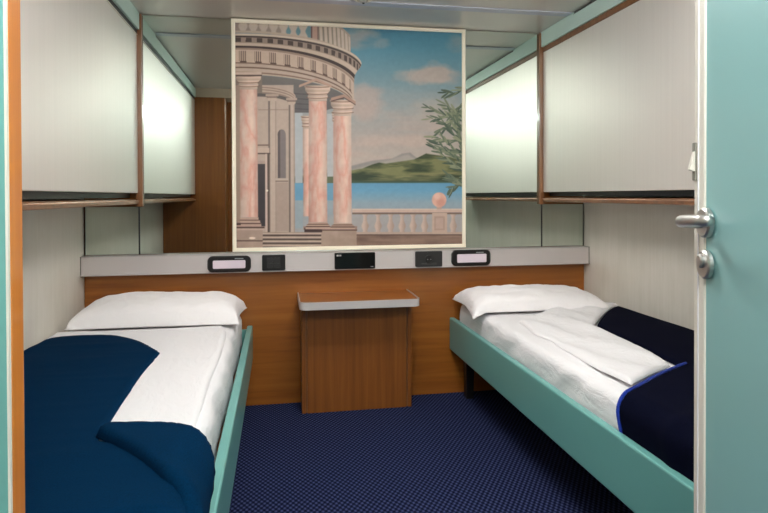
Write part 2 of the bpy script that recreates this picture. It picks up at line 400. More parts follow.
    cover(ell(266.6, 190, 1.1, 1.1, .5), (230, 222, 200))
    # daylight between cella and columns
    cover(rect(294.8, 302.5, 112, 182.5), (172, 176, 178)); cover(rect(294.8, 302.5, 182.5, 200), (104, 152, 180)); cover(rect(294.8, 302.5, 200, 228), (150, 162, 168))
    cover(rect(327, 333.5, 113, 180), (176, 176, 176)); cover(rect(327, 333.5, 182.5, 200), (110, 154, 178)); cover(rect(327, 333.5, 200, 214), (150, 162, 168))
    cover(rect(326.5, 333.5, 176, 182.5), (96, 104, 80))
    # columns
    vein = vnoise(9, 30, 21)
    vein2 = vnoise(6, 14, 24)
    def column(x0, x1, y0, y1, wing=3.5, capH=15, basey=None, capcol=(204, 178, 160)):
        xm = (x0+x1)/2; hw = (x1-x0)/2
        wdt = hw*(1 + 0.05*np.clip((Y-y0)/(y1-y0), 0, 1))
        u = np.clip((X-xm)/wdt, -1, 1)
        sh = 1 - 0.16*np.clip(-u, 0, 1)**1.5 - 0.08*np.clip(u, 0, 1)**2 + 0.05*np.exp(-((u-0.35)/0.3)**2)
        g = np.clip(np.abs(vein-0.5)*5, 0, 1)**.7; g = g*(0.7+0.3*vein2)
        cc = (np.array((208, 154, 138))*(1-g[..., None])+np.array((216, 192, 176))*g[..., None])*sh[..., None]
        m = (sd(wdt-np.abs(X-xm), .9)*sd(Y-y0, 1)*sd(y1-Y, 1))[..., None]; c[...] = c*(1-m)+cc*m
        # capital: abacus, echinus, neck rings
        t = (Y-(y0-capH))/capH
        prof = np.interp(t, [0, .12, .13, .35, .55, .6, .66, .78, .84, 1.0], [wing, wing, wing*.8, wing*.75, .6, 0.4, 1.1, 1.1, .3, .3])
        m = sd(hw+prof-np.abs(X-xm), .8)*sd(t, .06)*sd(1-t, .06)
        cc = np.array(capcol)*(1-0.22*np.clip(-(X-xm)/(hw+3), 0, 1)-0.06*np.sin(t*22))[..., None]
        c[...] = c*(1-m[..., None])+cc*m[..., None]
        for tt in (.14, .58, .84):
            cover(sd(0.42-np.abs(Y-(y0-capH+tt*capH)-((X-xm)/(hw+3))**2*-0.8), .6)*sd(hw+wing*.6-np.abs(X-xm), .8)*0.8, (118, 88, 76))
        if basey:
            tb = (Y-y1)/(basey-y1)
            pb = np.interp(tb, [0, .25, .3, .55, .6, 1], [.8, 1.0, 2.4, 2.8, 3.6, 3.8])
            m = sd(hw+pb-np.abs(X-xm), .8)*sd(tb, .08)*sd(1-tb, .08); cover(m, (186, 156, 140))
            cover(m*sd(0.5-np.abs(Y-y1-(basey-y1)*.28), .6), (108, 82, 72)); cover(m*sd(0.6-np.abs(Y-y1-(basey-y1)*.62), .6), (96, 70, 62))
    column(303.2, 310, 128, 216, 2.5, 13); column(333.2, 337, 122, 214, 1.5, 11)
    # plinths and steps
    ns = vnoise(12, 8, 31)[..., None]
    def stone(mask, a, b):
        m = np.clip(mask, 0, 1)[..., None]; c[...] = c*(1-m)+(np.array(a)*(1-ns)+np.array(b)*ns)*m
    stone(rect(262, 330, 232, 250), (142, 122, 110), (180, 158, 142))
    for i, (y, xa) in enumerate(((234.2, 262), (238.2, 260), (242.2, 257), (246.4, 253))):
        cover(rect(xa, 324, y, y+1.7), (72, 56, 52)); cover(rect(xa, 324, y-1.2, y), (196, 174, 158))
    stone(rect(321, 356.5, 230, 250)*sd(356.5-X+(Y-230)*0.1, 1), (150, 128, 114), (178, 154, 138))
    cover(rect(303, 357, 226, 229.5), (150, 124, 112)); cover(rect(304, 322, 227.5, 232), (70, 52, 50)); cover(rect(322, 357, 229.3, 230.6), (102, 78, 70))
    column(308.8, 326.6, 100, 222, 4.6, 15.5, 229); column(334, 351.2, 115, 223, 4.2, 16, 229)
    # pointed plates over the capitals
    pl = poly([(298, 84.5), (316, 77.5), (331, 84)]); cover(sd(Y-pl, .8)*sd(pl+2.4-Y, .8)*rect(299, 331.5, 70, 90), (182, 148, 130))
    pl = poly([(331, 97), (344, 93.5), (356, 101)]); cover(sd(Y-pl, .8)*sd(pl+3-Y, .8)*rect(331, 355.5, 85, 106), (168, 134, 118)); cover(sd(Y-pl-3, .8)*sd(pl+4-Y, .8)*rect(331, 355.5, 85, 107), (86, 64, 58))
    stone(rect(228, 262, 226, 252), (150, 128, 116), (184, 158, 142))
    cover(rect(228, 262, 72.5, 92), (126, 112, 102)); cover(rect(228, 240, 84, 222), (158, 138, 122))
    column(239.4, 257, 88, 217, 5.0, 15, 227)
    cover(rect(228, 264, 226.4, 228.2), (90, 68, 62)); cover(rect(228, 264, 228.2, 230), (190, 164, 148)); cover(rect(228, 262, 240, 241.4), (104, 82, 74)); cover(rect(228, 240, 222.5, 225), (80, 60, 56))
    cover(rect(232, 239.4, 84, 222)*.8, (150, 128, 112)); cover(rect(232, 262, 73.5, 75), (90, 72, 66)); cover(rect(232, 261.5, 70.8, 73.4), (196, 172, 156))
    cover(ell(251.5, 238, 3.2, 1.2, .4), (236, 214, 196))
    # bamboo leaves at the right border
    rl = random.Random(5)
    def leaf(x, y, ang, L, wd, color):
        ca, sa = math.cos(ang), math.sin(ang)
        u = ((X-x)*ca+(Y-y)*sa)/L; v = (-(X-x)*sa+(Y-y)*ca)
        h = wd*np.sqrt(np.clip(4*u*(1-u), 0, 1)); cover(sd(h-np.abs(v), .6)*((u > 0) & (u < 1)), color)
    twigs = [((466, 88), (446, 92)), ((466, 112), (430, 118)), ((466, 108), (440, 130)), ((466, 122), (428, 107)), ((466, 140), (436, 136)), ((466, 150), (434, 147)),
             ((466, 160), (450, 150)), ((466, 165), (438, 142)), ((466, 180), (450, 176)), ((466, 176), (450, 188)), ((466, 100), (452, 112)), ((466, 130), (444, 122)), ((464, 158), (456, 118)), ((466, 118), (446, 104)), ((466, 145), (448, 128)), ((466, 134), (450, 112)), ((466, 155), (444, 140)), ((466, 168), (446, 158)), ((466, 150), (455, 125)), ((466, 172), (440, 152)), ((466, 186), (454, 180))]
    for (xa, ya), (xb, yb) in twigs:
        n = 13; tang = math.atan2(yb-ya, xb-xa)
        for i in range(n):
            t = i/(n-1); px = xa+(xb-xa)*t; py = ya+(yb-ya)*t + 2*math.sin(t*3)
            g = rl.random(); cl = np.array((62, 78, 66))*(1-g)+np.array((138, 142, 114))*g
            leaf(px, py, tang+rl.uniform(-.55, .55), rl.uniform(7, 13), rl.uniform(.65, 1.15), cl)
    c *= (0.97 + 0.06*vnoise(3, 3, 40, 3))[..., None]
    return np.clip(c, 0, 255)

def build_mural():
    x0, x1, z0, z1 = 0.7525, 2.0600, 0.8425, 2.0955
    t = thing('mural_picture', 'large framed mural of a round columned temple beside a lake, on the back wall mirror', 'picture', ((x0+x1)/2, 0, z0))
    fw = 0.0205; yf = -0.024
    bm = bmesh.new()
    o = [(x0, z0), (x1, z0), (x1, z1), (x0, z1)]; i_ = [(x0+fw, z0+fw), (x1-fw, z0+fw), (x1-fw, z1-fw), (x0+fw, z1-fw)]
    rings = []
    for y, pts, ins in ((-0.002, o, 0), (yf+.004, o, 0), (yf, o, .004), (yf, i_, -.004), (yf+.004, i_, 0), (-0.010, i_, 0), (-0.002, i_, 0)):
        cx, cz = (x0+x1)/2, (z0+z1)/2
        rings.append([bm.verts.new((px-ins*math.copysign(1, px-cx), y, pz-ins*math.copysign(1, pz-cz))) for px, pz in pts])
    rings.append(rings[0])
    for A, B in zip(rings, rings[1:]):
        for k in range(4): bm.faces.new((A[k], A[(k+1) % 4], B[(k+1) % 4], B[k]))
    from_bm('picture_frame', bm, FRAMEM, t)
    # canvas: a fine grid carrying the painting as colours
    a0, a1, b0, b1 = x0+fw-.002, x1-fw+.002, z0+fw-.002, z1-fw+.002
    N = 470
    u = np.linspace(0, 1, N); v = np.linspace(0, 1, N); UU, VV = np.meshgrid(u, v)   # v = 0 at the bottom
    # drafting grid of the artwork: a quadrilateral sketch mapped onto the rectangular canvas
    q = [(235.2, 248.3), (462.3, 244.0), (461.3, 33.0), (234.8, 21.0)]                # bl br tr tl
    A = []; B = []
    for (s, r_), (px, py) in zip(((0, 0), (1, 0), (1, 1), (0, 1)), q):
        A.append([s, r_, 1, 0, 0, 0, -px*s, -px*r_]); B.append(px); A.append([0, 0, 0, s, r_, 1, -py*s, -py*r_]); B.append(py)
    h = np.linalg.solve(np.array(A, float), np.array(B, float))
    den = h[6]*UU+h[7]*VV+1; PX = (h[0]*UU+h[1]*VV+h[2])/den; PY = (h[3]*UU+h[4]*VV+h[5])/den
    rgb = paint_mural(PX, PY, a0, a1)/255.0
    lin = np.where(rgb <= 0.04045, rgb/12.92, ((rgb+0.055)/1.055)**2.4)
    co = np.stack([a0+(a1-a0)*UU, np.full_like(UU, -0.0125), b0+(b1-b0)*VV], -1).reshape(-1, 3)
    idx = np.arange(N*N).reshape(N, N)
    quads = np.stack([idx[:-1, :-1], idx[:-1, 1:], idx[1:, 1:], idx[1:, :-1]], -1).reshape(-1, 4)
    # back side: four more corners close the board
    me = bpy.data.meshes.new('painted_canvas')
    me.vertices.add(len(co)); me.vertices.foreach_set('co', co.ravel())
    me.loops.add(quads.size); me.loops.foreach_set('vertex_index', quads.ravel().astype(np.int32))
    me.polygons.add(len(quads)); me.polygons.foreach_set('loop_start', np.arange(0, quads.size, 4, dtype=np.int32))
    me.update(calc_edges=True); me.validate()
    at = me.color_attributes.new('artwork', 'FLOAT_COLOR', 'POINT')
    at.data.foreach_set('color', np.concatenate([lin.reshape(-1, 3), np.ones((N*N, 1))], 1).ravel())
    m = mat('mural_artwork', (200, 200, 200), 0.55, spec=0.3)
    an = nd(m, 'ShaderNodeAttribute', attribute_name='artwork'); base(m, an.outputs['Color'])
    link('painted_canvas', me, m, t)
    box('backing_board', a0, a1, -0.0115, -0.003, b0, b1, WHITEP, t)
    rebase(t)
build_mural()

# ------------------------------------------------------------------ equipment rail and its fittings
YR = -0.060
t = thing('equipment_rail', 'long brushed aluminium rail running across the back wall under the mural', 'rail', (W/2, 0, 0.735))
prof = [(0, .735), (YR-.004, .735), (YR-.006, .738), (YR-.006, .739), (YR-.003, .740), (YR, .7405), (YR, .8325), (YR-.003, .8328), (YR-.004, .8332), (YR-.004, .8345), (YR-.003, .835), (0, .835)]
extrude_x('rail_body', prof, 0.006, W-0.006, ALU, t)
for x0, x1 in ((0.001, 0.006), (W-0.006, W-0.001)):
    extrude_x('end_cap', prof, x0, x1, CAPM, t)
rebase(t)

def device(name, x0, x1, z0, z1, label, cat, group=None):
    return thing(name, label, cat, ((x0+x1)/2, YR, z0), group)
def reading_light(x0, x1, z0, z1, label):
    t = device('reading_light', x0, x1, z0, z1, label, 'lamp', None)
    r = 0.026
    plate_y('housing', [(YR, rrect(x0, x1, z0, z1, r)), (YR-.014, rrect(x0, x1, z0, z1, r)), (YR-.022, rrect(x0+.006, x1-.006, z0+.006, z1-.006, r-.005))], BLACK, t)
    xa, xb, za, zb = x0+.028, x1-.028, z0+.020, z1-.022
    plate_y('lens', [(YR-.018, rrect(xa, xb, za, zb, .006)), (YR-.0245, rrect(xa, xb, za, zb, .006)), (YR-.026, rrect(xa+.002, xb-.002, za+.002, zb-.002, .005))], LENS, t)
    xs = x0+.14
    box('switch', xs, xs+.045, YR-.0235, YR-.0195, z1-.016, z1-.011, GREYM, t, .001)
    rebase(t)
reading_light(0.628, 0.851, 0.741, 0.826, 'black reading light with white lens on the rail above the left bed')
reading_light(1.960, 2.189, 0.742, 0.832, 'black reading light with white lens on the rail above the right bed')
# switch plate
t = device('switch_plate', .909, 1.032, .743, .827, 'black square switch plate with four rockers on the rail, left of the centre', 'switch')
plate_y('cover_plate', [(YR, rrect(.909, 1.032, .743, .827, .006)), (YR-.010, rrect(.909, 1.032, .743, .827, .006)), (YR-.012, rrect(.911, 1.030, .745, .825, .005))], BLACK, t)
for i in range(2):
    for j in range(2):
        xa = .935+i*.037; za = .757+j*.029
        box('rocker', xa, xa+.033, YR-.016, YR-.011, za, za+.026, GREYD, t, .002)
rebase(t)
# control panel
t = device('control_panel', 1.297, 1.521, .742, .830, 'wide glossy black control panel with small grey marks at the middle of the rail', 'control panel')
plate_y('cover_plate', [(YR, rrect(1.297, 1.521, .742, .830, .005)), (YR-.012, rrect(1.297, 1.521, .742, .830, .005)), (YR-.014, rrect(1.299, 1.519, .744, .828, .004))], BLACKG, t)
for a, b, c, e in ((1.308, 1.319, .812, .821), (1.322, 1.333, .812, .821), (1.495, 1.511, .750, .754)):
    box('printed_mark', a, b, YR-.0148, YR-.0138, c, e, GREYM, t)
rebase(t)
# power outlet
t = device('power_outlet', 1.750, 1.905, .743, .829, 'dark grey power outlet plate on the rail, right of the centre', 'outlet')
plate_y('cover_plate', [(YR, rrect(1.750, 1.905, .743, .829, .006)), (YR-.010, rrect(1.750, 1.905, .743, .829, .006)), (YR-.012, rrect(1.752, 1.903, .745, .827, .005))], GREYD, t)
bm = bmesh.new(); lathe(bm, [(.024, -.002), (.024, .004), (.020, .005), (.020, .0015), (.0001, .0015)], (1.828, YR-.012, .784), (0, -1, 0), 32)
from_bm('socket_ring', bm, BLACK, t)
for dx in (-.009, .009):
    bm = bmesh.new(); lathe(bm, [(.0028, 0), (.0028, .0022)], (1.828+dx, YR-.0135, .784), (0, -1, 0), 12); from_bm('pin_hole', bm, GREYM, t)
box('lift_flap', 1.785, 1.871, YR-.016, YR-.011, .752, .764, mat('outlet_flap', (58, 57, 56), .4), t, .002)
rebase(t)

# ------------------------------------------------------------------ nightstand
t = thing('nightstand', 'wooden nightstand with aluminium-edged top standing between the two beds', 'nightstand', (1.407, -0.09, 0))
box('side_panel', 1.113, 1.133, -.180, -.002, .001, .575, WOOD_V, t, .0015)
box('side_panel', 1.680, 1.700, -.180, -.002, .001, .575, WOOD_V, t, .0015)
box('front_panel', 1.142, 1.671, -.180, -.163, .001, .572, WOOD_V, t, .0015)
box('inner_rebate', 1.133, 1.142, -.172, -.002, .002, .572, WOOD_DARK, t)
box('inner_rebate', 1.671, 1.680, -.172, -.002, .002, .572, WOOD_DARK, t)
def shelf_outline(x0, x1, y0, y1, r, n=8):
    pts = [(x0, y1)]
    for i in range(n+1):
        a = PI + PI/2*i/n; pts.append((x0+r+r*math.cos(a), y0+r+r*math.sin(a)))
    for i in range(n+1):
        a = 1.5*PI + PI/2*i/n; pts.append((x1-r+r*math.cos(a), y0+r+r*math.sin(a)))
    pts.append((x1, y1)); return pts
bm = bmesh.new(); out = shelf_outline(1.103, 1.712, -.325, -.001, .034)
lo = [bm.verts.new((x, y, .575)) for x, y in out]; hi = [bm.verts.new((x, y, .604)) for x, y in out]
for i in range(len(out)): j = (i+1) % len(out); bm.faces.new((lo[i], lo[j], hi[j], hi[i]))
bm.faces.new(lo[::-1]); bm.faces.new(hi); from_bm('table_top', bm, WOOD_H, t)
bm = bmesh.new(); A = shelf_outline(1.098, 1.717, -.330, -.001, .039); B = out
rg = []
for pts, z in ((A, .571), (A, .608), (A, .610), (B, .610), (B, .603), (B, .571)):
    rg.append([bm.verts.new((x, y, z)) for x, y in pts])
rg.append(rg[0])
for P, Q in zip(rg, rg[1:]):
    for i in range(len(A)-1): bm.faces.new((P[i], P[i+1], Q[i+1], Q[i]))
from_bm('metal_edging', bm, ALU, t)
rebase(t)

# ------------------------------------------------------------------ folded upper berths
def berth(side):
    mx = (lambda x: x) if side == 0 else (lambda x: W-x)
    def bxx(name, x0, x1, y0, y1, z0, z1, m, par, bev=0):
        a, b = sorted((mx(x0), mx(x1))); return box(name, a, b, y0, y1, z0, z1, m, par, bev)
    lab = ('folded upper berth with satin white front along the left wall above the left bed',
           'folded upper berth with satin white front along the right wall above the right bed')[side]
    t = thing('folded_upper_berth', lab, 'bunk bed', (mx(.14), -1.07, ZB-.012))
    y0, y1 = -2.143, -.022
    bxx('front_panel', .245, BX, y0, y1, 1.160, 1.983, PANEL, t, .003)
    bxx('berth_shell', .004, .235, y0, y1, 1.135, 2.000, BLACK, t)
    bxx('bottom_board', .004, .262, y0, y1, 1.112, 1.128, WOOD_DARK, t)
    bxx('wood_lip', .262, BX+.004, y0, y1, 1.103, 1.123, WOOD_DARK, t, .002)
    bxx('metal_lip', .268, BX+.007, y0, y1, 1.117, 1.1225, ALUL, t, .001)
    bxx('top_edge_strip', .240, BX+.002, y0, y1, 1.984, 1.9895, WHITEP if side == 0 else WOOD_DARK, t)
    bxx('top_gap_cover', .225, BX+.001, y0, y1, 1.9895, 2.0115, BLACK if side == 0 else WOOD_DARK, t)
    # board closing the berth end, its edge reads as a post
    bm = bmesh.new(); a, b = sorted((mx(.262), mx(.297))); add_box(bm, a, b, -.021, -.001, 1.088, 2.0985, .004)
    from_bm('end_post', bm, WOOD_DARK, t)
    rebase(t)
berth(0); berth(1)

# ------------------------------------------------------------------ beds
def bed(side):
    mx = (lambda x: x) if side == 0 else (lambda x: W-x)
    lab = ('teal painted bed frame with black legs along the left wall', 'teal painted bed frame with black legs along the right wall')[side]
    t = thing('bed_frame', lab, 'bed', (mx(.42), -1.05, 0))
    def bxx(name, x0, x1, y0, y1, z0, z1, m, bev=0):
        a, b = sorted((mx(x0), mx(x1))); return box(name, a, b, y0, y1, z0, z1, m, t, bev)
    e = .856 if side == 0 else .845
    bxx('side_rail', e-.030, e, -2.14, -.004, .256, .4395, TEAL, .006)
    bxx('side_rail', .004, .024, -2.14, -.004, .256, .42, TEAL, .003)
    bxx('end_board', .024, e-.030, -.026, -.006, .256, .42, TEAL); bxx('end_board', .024, e-.030, -2.14, -2.12, .256, .42, TEAL)
    bxx('mattress_base', .024, e-.030, -2.12, -.026, .275, .295, WOOD_V)
    for x in (.05, .735):
        for y in (-.13, -2.04):
            bm = bmesh.new(); a, b = sorted((mx(x), mx(x+.05))); add_box(bm, a, b, y, y+.06, .001, .275, .004)
            for q in bm.verts:                      # slight taper to the foot
                k = 0.8 + 0.2*q.co.z/.275; q.co.x = (a+b)/2+(q.co.x-(a+b)/2)*k; q.co.y = y+.03+(q.co.y-y-.03)*k
            from_bm('leg', bm, LEGM, t)
    rebase(t)
bed(0); bed(1)

def fn(p, s, seed=0.0): return noise.noise(Vector((p[0]*s+seed*3.1, p[1]*s+seed*1.7, p[2]*s+seed*.9)))

def soft_box(name, lo, hi, r, m, step=0.02, disp=None):
    """rounded box built on a fine lattice, displaced along its normal"""
    lo = Vector(lo); hi = Vector(hi); bm = bmesh.new(); cache = {}
    n = [max(2, int(round((hi[i]-lo[i])/step))) for i in range(3)]
    def vert(i, j, k):
        key = (i, j, k)
        if key not in cache:
            p = Vector([lo[a]+(hi[a]-lo[a])*v/n[a] for a, v in enumerate(key)])
            q = Vector([min(max(p[a], lo[a]+r), hi[a]-r) for a in range(3)])
            d = p-q; nn = d.normalized() if d.length > 1e-9 else Vector((0, 0, 1)); p2 = q+nn*r
            if disp: p2 = p2 + disp(p2, nn)
            cache[key] = bm.verts.new(p2)
        return cache[key]
    for a in range(3):
        b, c_ = (a+1) % 3, (a+2) % 3
        for s in (0, n[a]):
            for i in range(n[b]):
                for j in range(n[c_]):
                    ks = []
                    for di, dj in ((0, 0), (1, 0), (1, 1), (0, 1)):
                        k = [0, 0, 0]; k[a] = s; k[b] = i+di; k[c_] = j+dj; ks.append(vert(*k))
                    bm.faces.new(ks)
    return from_bm(name, bm, m, None, True)

ZM = (0.527, 0.531)     # tops of the two mattresses
EDGE = 0.800            # aisle side of the mattress, measured from the wall
def mattress(side):
    mx = (lambda x: x) if side == 0 else (lambda x: W-x)
    x0, x1 = sorted((mx(.012), mx(EDGE)))
    def disp(p, n):
        d = .0025*fn(p, 5, side+1)
        if abs(n.x) > .25:         # wrinkles of the sheet on the flank
            d += .014*fn((p.x, p.y*4.0+p.z*5, p.z*3), 1.6, side+4) + .0045*math.sin(p.y*24+p.z*40+4*fn(p, 3, 2))*(.5+fn(p, 4, 8)) + .004*fn((p.x, p.y*2.5, p.z*6+p.y*3), 6, 9)
            if p.z < .44: d = min(d, .003)
        return n*d
    o = soft_box('mattress', (x0, -2.13, .296), (x1, -.03, ZM[side]), .042, SHEET, .022, disp)
    tag(o, ('mattress under a white fitted sheet on the left bed frame', 'mattress under a white fitted sheet on the right bed frame')[side], 'mattress')
mattress(0); mattress(1)

# bed coverings: cloth laid out on the mattress; s runs from the wall towards the aisle and bends over the edge
def drape_point(s, y, off, side, zt):
    """point on the mattress surface at arc position s, lifted by off along the normal"""
    r = .045; xe = EDGE-r
    if s <= xe: p = (s, zt); n = (0, 1)
    else:
        a = (s-xe)/r
        if a <= PI/2: p = (xe+r*math.sin(a), zt-r+r*math.cos(a)); n = (math.sin(a), math.cos(a))
        else: p = (xe+r, zt-r-(s-xe-r*PI/2)); n = (1, 0)
    x = p[0]+n[0]*off; z = p[1]+n[1]*off
    return Vector((x if side == 0 else W-x, y, z))
def poly_dist(pts, x, y):
    inside = False; best = 1e9; bp = None; n = len(pts)
    for i in range(n):
        x1, y1 = pts[i]; x2, y2 = pts[(i+1) % n]
        if (y1 > y) != (y2 > y) and x < (x2-x1)*(y-y1)/(y2-y1)+x1: inside = not inside
        dx, dy = x2-x1, y2-y1; L = dx*dx+dy*dy
        t = max(0, min(1, ((x-x1)*dx+(y-y1)*dy)/L)) if L else 0
        qx, qy = x1+t*dx, y1+t*dy; d = (x-qx)**2+(y-qy)**2
        if d < best: best = d; bp = (qx, qy)
    return inside, math.sqrt(best), bp
def smooth_poly(pts, it=2):
    """Chaikin corner cutting; a point given as (x, y, 1) stays sharp"""
    pts = [(p[0], p[1], len(p) > 2) for p in pts]
    for _ in range(it):
        out = []; n = len(pts)
        for i in range(n):
            a = pts[i]; b = pts[(i+1) % n]
            if a[2]: out.append(a)
            else: out.append((a[0]*.75+b[0]*.25, a[1]*.75+b[1]*.25, False))
            if not b[2]: out.append((a[0]*.25+b[0]*.75, a[1]*.25+b[1]*.75, False))
        pts = out
    return [(p[0], p[1]) for p in pts]
def laid_cloth(name, pts, side, m, thick, rr, lift=0.002, step=.0125, wr=None, under=None, parent=None):
    zt = ZM[side]; pts = smooth_poly(pts)
    xs = [p[0] for p in pts]; ys = [p[1] for p in pts]
    nx = int((max(xs)-min(xs))/step)+3; ny = int((max(ys)-min(ys))/step)+3
    gx = min(xs)-step; gy = min(ys)-step
    info = {}
    for i in range(nx):
        for j in range(ny):
            x = gx+i*step; y = gy+j*step; info[i, j] = (x, y, *poly_dist(pts, x, y))
    bm = bmesh.new(); top = {}; bot = {}
    def mk(k):
        if k in top: return
        x, y, ins, d, bp = info[k]
        if not ins: x, y = bp; d = 0.0
        h = math.sqrt(max(0.0, 1-(1-min(d/rr, 1))**2))*thick
        u0 = lift + (under(x, y) if under else 0)
        wv = wr(x, y)*min(d/.03, 1) if wr else 0
        top[k] = bm.verts.new(drape_point(x, y, u0+h+wv+.0008, side, zt))
        bot[k] = bm.verts.new(drape_point(x, y, u0, side, zt))
    def is_in(k): return info[k][2]
    cnt = {}
    for i in range(nx-1):
        for j in range(ny-1):
            ks = [(i, j), (i+1, j), (i+1, j+1), (i, j+1)]
            if not any(is_in(k) for k in ks): continue
            for k in ks: mk(k)
            bm.faces.new([top[k] for k in ks]); bm.faces.new([bot[k] for k in ks][::-1])
            for a, b in zip(ks, ks[1:]+ks[:1]):
                key = tuple(sorted((a, b))); cnt[key] = cnt.get(key, 0)+1
    for (a, b), c in cnt.items():
        if c == 1: bm.faces.new((top[a], top[b], bot[b], bot[a]))
    o = from_bm(name, bm, m, parent, True)
    return o

# --- left bed
def wl(x, y): return .004*fn((x, y, 0), 6, 1) + .002*fn((x*.6, y*2.4, 0), 9, 5)
A_L = [(.008, -.93, 1), (.030, -.72), (.037, -.620), (.082, -.590), (.139, -.580), (.24, -.585), (.328, -.615), (.437, -.725), (.548, -.922, 1), (.543, -1.2), (.547, -1.45), (.555, -1.70, 1), (.56, -1.78),
       (.78, -1.80), (.85, -1.85), (.875, -1.97), (.885, -2.128, 1), (.008, -2.128, 1)]
o = laid_cloth('blanket', A_L, 0, BLUE_L, .013, .018, .0135, wr=wl)
tag(o, 'bright navy wool blanket spread over the left bed', 'blanket')
FOLD = [(.548, -1.740, 1), (.562, -1.700), (.622, -1.708), (.685, -1.718), (.744, -1.735), (.790, -1.770), (.820, -1.83), (.845, -1.93), (.862, -2.125, 1),
        (.812, -2.125, 1), (.800, -2.095), (.778, -2.045), (.738, -1.980), (.692, -1.912), (.632, -1.835), (.580, -1.775)]
f = laid_cloth('folded_corner', FOLD, 0, BLUE_L, .026, .016, .023, step=.010, parent=o,
               wr=lambda x, y: .006*fn((x, y, 0), 7, 9))
C_L = [(.02, -.455, 1), (.30, -.47), (.74, -.46, 1), (.765, -.55), (.775, -.9), (.768, -1.3), (.78, -1.78, 1), (.45, -1.78, 1), (.45, -.90), (.30, -.58), (.02, -.62, 1)]
o = laid_cloth('top_sheet', C_L, 0, SHEET, .013, .008, .002, wr=lambda x, y: .003*fn((x, y, 0), 5, 3) + .0022*math.exp(-((y+.98+.05*x)/.012)**2))
tag(o, 'white top sheet folded back beside the blanket on the left bed', 'sheet')

# --- right bed (s measured from the right wall)
def rs(x): return W-x
def wrr(x, y): return .004*fn((x, y, 0), 5, 11) + .008*math.exp(-((y+1.86+.25*(x-.6))/.035)**2)*max(0, min(1, (x-.35)*5))
A_R = [(.008, -.36, 1), (.10, -.44), (.33, -.72), (.40, -.84), (.42, -1.30), (.42, -1.43), (.455, -1.453), (.591, -1.533), (.732, -1.632), (.790, -1.665), (.83, -1.675), (.86, -1.685), (.90, -1.70), (.905, -1.80),
       (.905, -2.128, 1), (.008, -2.128, 1)]
o = laid_cloth('blanket', A_R, 1, BLUE_R, .013, .018, .0025, wr=wrr)
tag(o, 'very dark navy blanket with blue piping on the right bed', 'blanket')
bm = bmesh.new()
pp = [(.40, -1.425), (.455, -1.453), (.591, -1.533), (.732, -1.632), (.790, -1.665), (.83, -1.675), (.86, -1.685), (.90, -1.70)]
for _ in range(3): pp = [pp[0]] + [((a[0]*k+b[0]*(1-k)), (a[1]*k+b[1]*(1-k))) for a, b in zip(pp, pp[1:]) for k in (.75, .25)] + [pp[-1]]
pts = [drape_point(x, y-.006, .0155, 1, ZM[1]) for x, y in pp]
tube(bm, pts, [.0058]*len(pts), 10); from_bm('piping', bm, PIPE, o, True)
F_R = [(.02, -.34, 1), (.02, -.40, 1), (.074, -.425), (.25, -.62), (.423, -.845, 1), (.432, -1.21), (.475, -1.450, 1), (.60, -1.525), (.728, -1.612, 1), (.735, -1.50), (.735, -1.42), (.709, -1.23), (.718, -1.12), (.690, -.98),
       (.722, -.89), (.700, -.76), (.683, -.63, 1), (.45, -.44), (.2, -.36)]
o = laid_cloth('top_sheet', F_R, 1, SHEET, .015, .018, .003, step=.011, under=lambda x, y: .0125*max(0, min(1, max((.56-x)/.1, (-1.30-y)/.22))),
               wr=lambda x, y: .011*fn((x*1.6, y*.8, 0), 6, 13) + .004*math.sin((x*1.0-y*.28)*38) + .003*fn((x*2, y*1.2, 0), 22, 3))
tag(o, 'white top sheet turned back in a wedge over the blanket on the right bed', 'sheet')

# ------------------------------------------------------------------ pillows
def pillow(name, cx, cy, z0, hx, hy, hz, rz, seed, m, ears=(1, 1, 1, 1), droop=0.0):
    nx, ny = 64, 40; top = {}; bot = {}; bm = bmesh.new()
    for i in range(nx+1):
        for j in range(ny+1):
            u = 2*i/nx-1; v = 2*j/ny-1
            pin = 0.055*(1-v*v)*abs(u)**4; piv = 0.09*(1-u*u)*abs(v)**4
            x = hx*u*(1-pin); y = hy*v*(1-piv)
            e = max(0, 1-abs(u)**5.0)*max(0, 1-abs(v)**3.0)
            h = e**0.36
            wrk = fn((x*1.2, y*2.2, 0), 7, seed)*.013 + fn((x, y*1.6, 0), 19, seed+2)*.006
            crn = (abs(u)*abs(v))**6
            zb = .004*h + .03*crn*0.6
            zz = z0 + .018 + (hz-.018)*h*(1+.10*fn((x, y, 0), 3, seed+5)) + wrk*h
            zl = z0 + .030*(1-h)**1.2 + .001
            if droop and u < -.8 and v < 0: k = droop*(-.8-u)/.2*(-v); zz -= k; zl -= k
            if i in (0, nx) or j in (0, ny): zl = zz-.004
            top[i, j] = bm.verts.new((x, y, zz-z0)); bot[i, j] = bm.verts.new((x, y, min(zl, zz-.003)-z0))
    for i in range(nx):
        for j in range(ny):
            bm.faces.new((top[i, j], top[i+1, j], top[i+1, j+1], top[i, j+1])); bm.faces.new((bot[i, j], bot[i, j+1], bot[i+1, j+1], bot[i+1, j]))
    for i in range(nx):
        for j in (0, ny): bm.faces.new((top[i, j], top[i+1, j], bot[i+1, j], bot[i, j]))
    for j in range(ny):
        for i in (0, nx): bm.faces.new((top[i, j], top[i, j+1], bot[i, j+1], bot[i, j]))
    o = from_bm(name, bm, m, None, True); o.location = (cx, cy, z0); o.rotation_euler = (0, 0, rz); return o
o = pillow('pillow', .440, -.255, ZM[0]+.004, .383, .205, .125, -.03, 1, PILL)
tag(o, 'plump white pillow at the head of the left bed', 'pillow')
o = pillow('pillow', 2.330, -.262, ZM[1]+.004, .368, .205, .105, -.04, 7, PILL, droop=.03)
tag(o, 'plump white pillow at the head of the right bed', 'pillow')

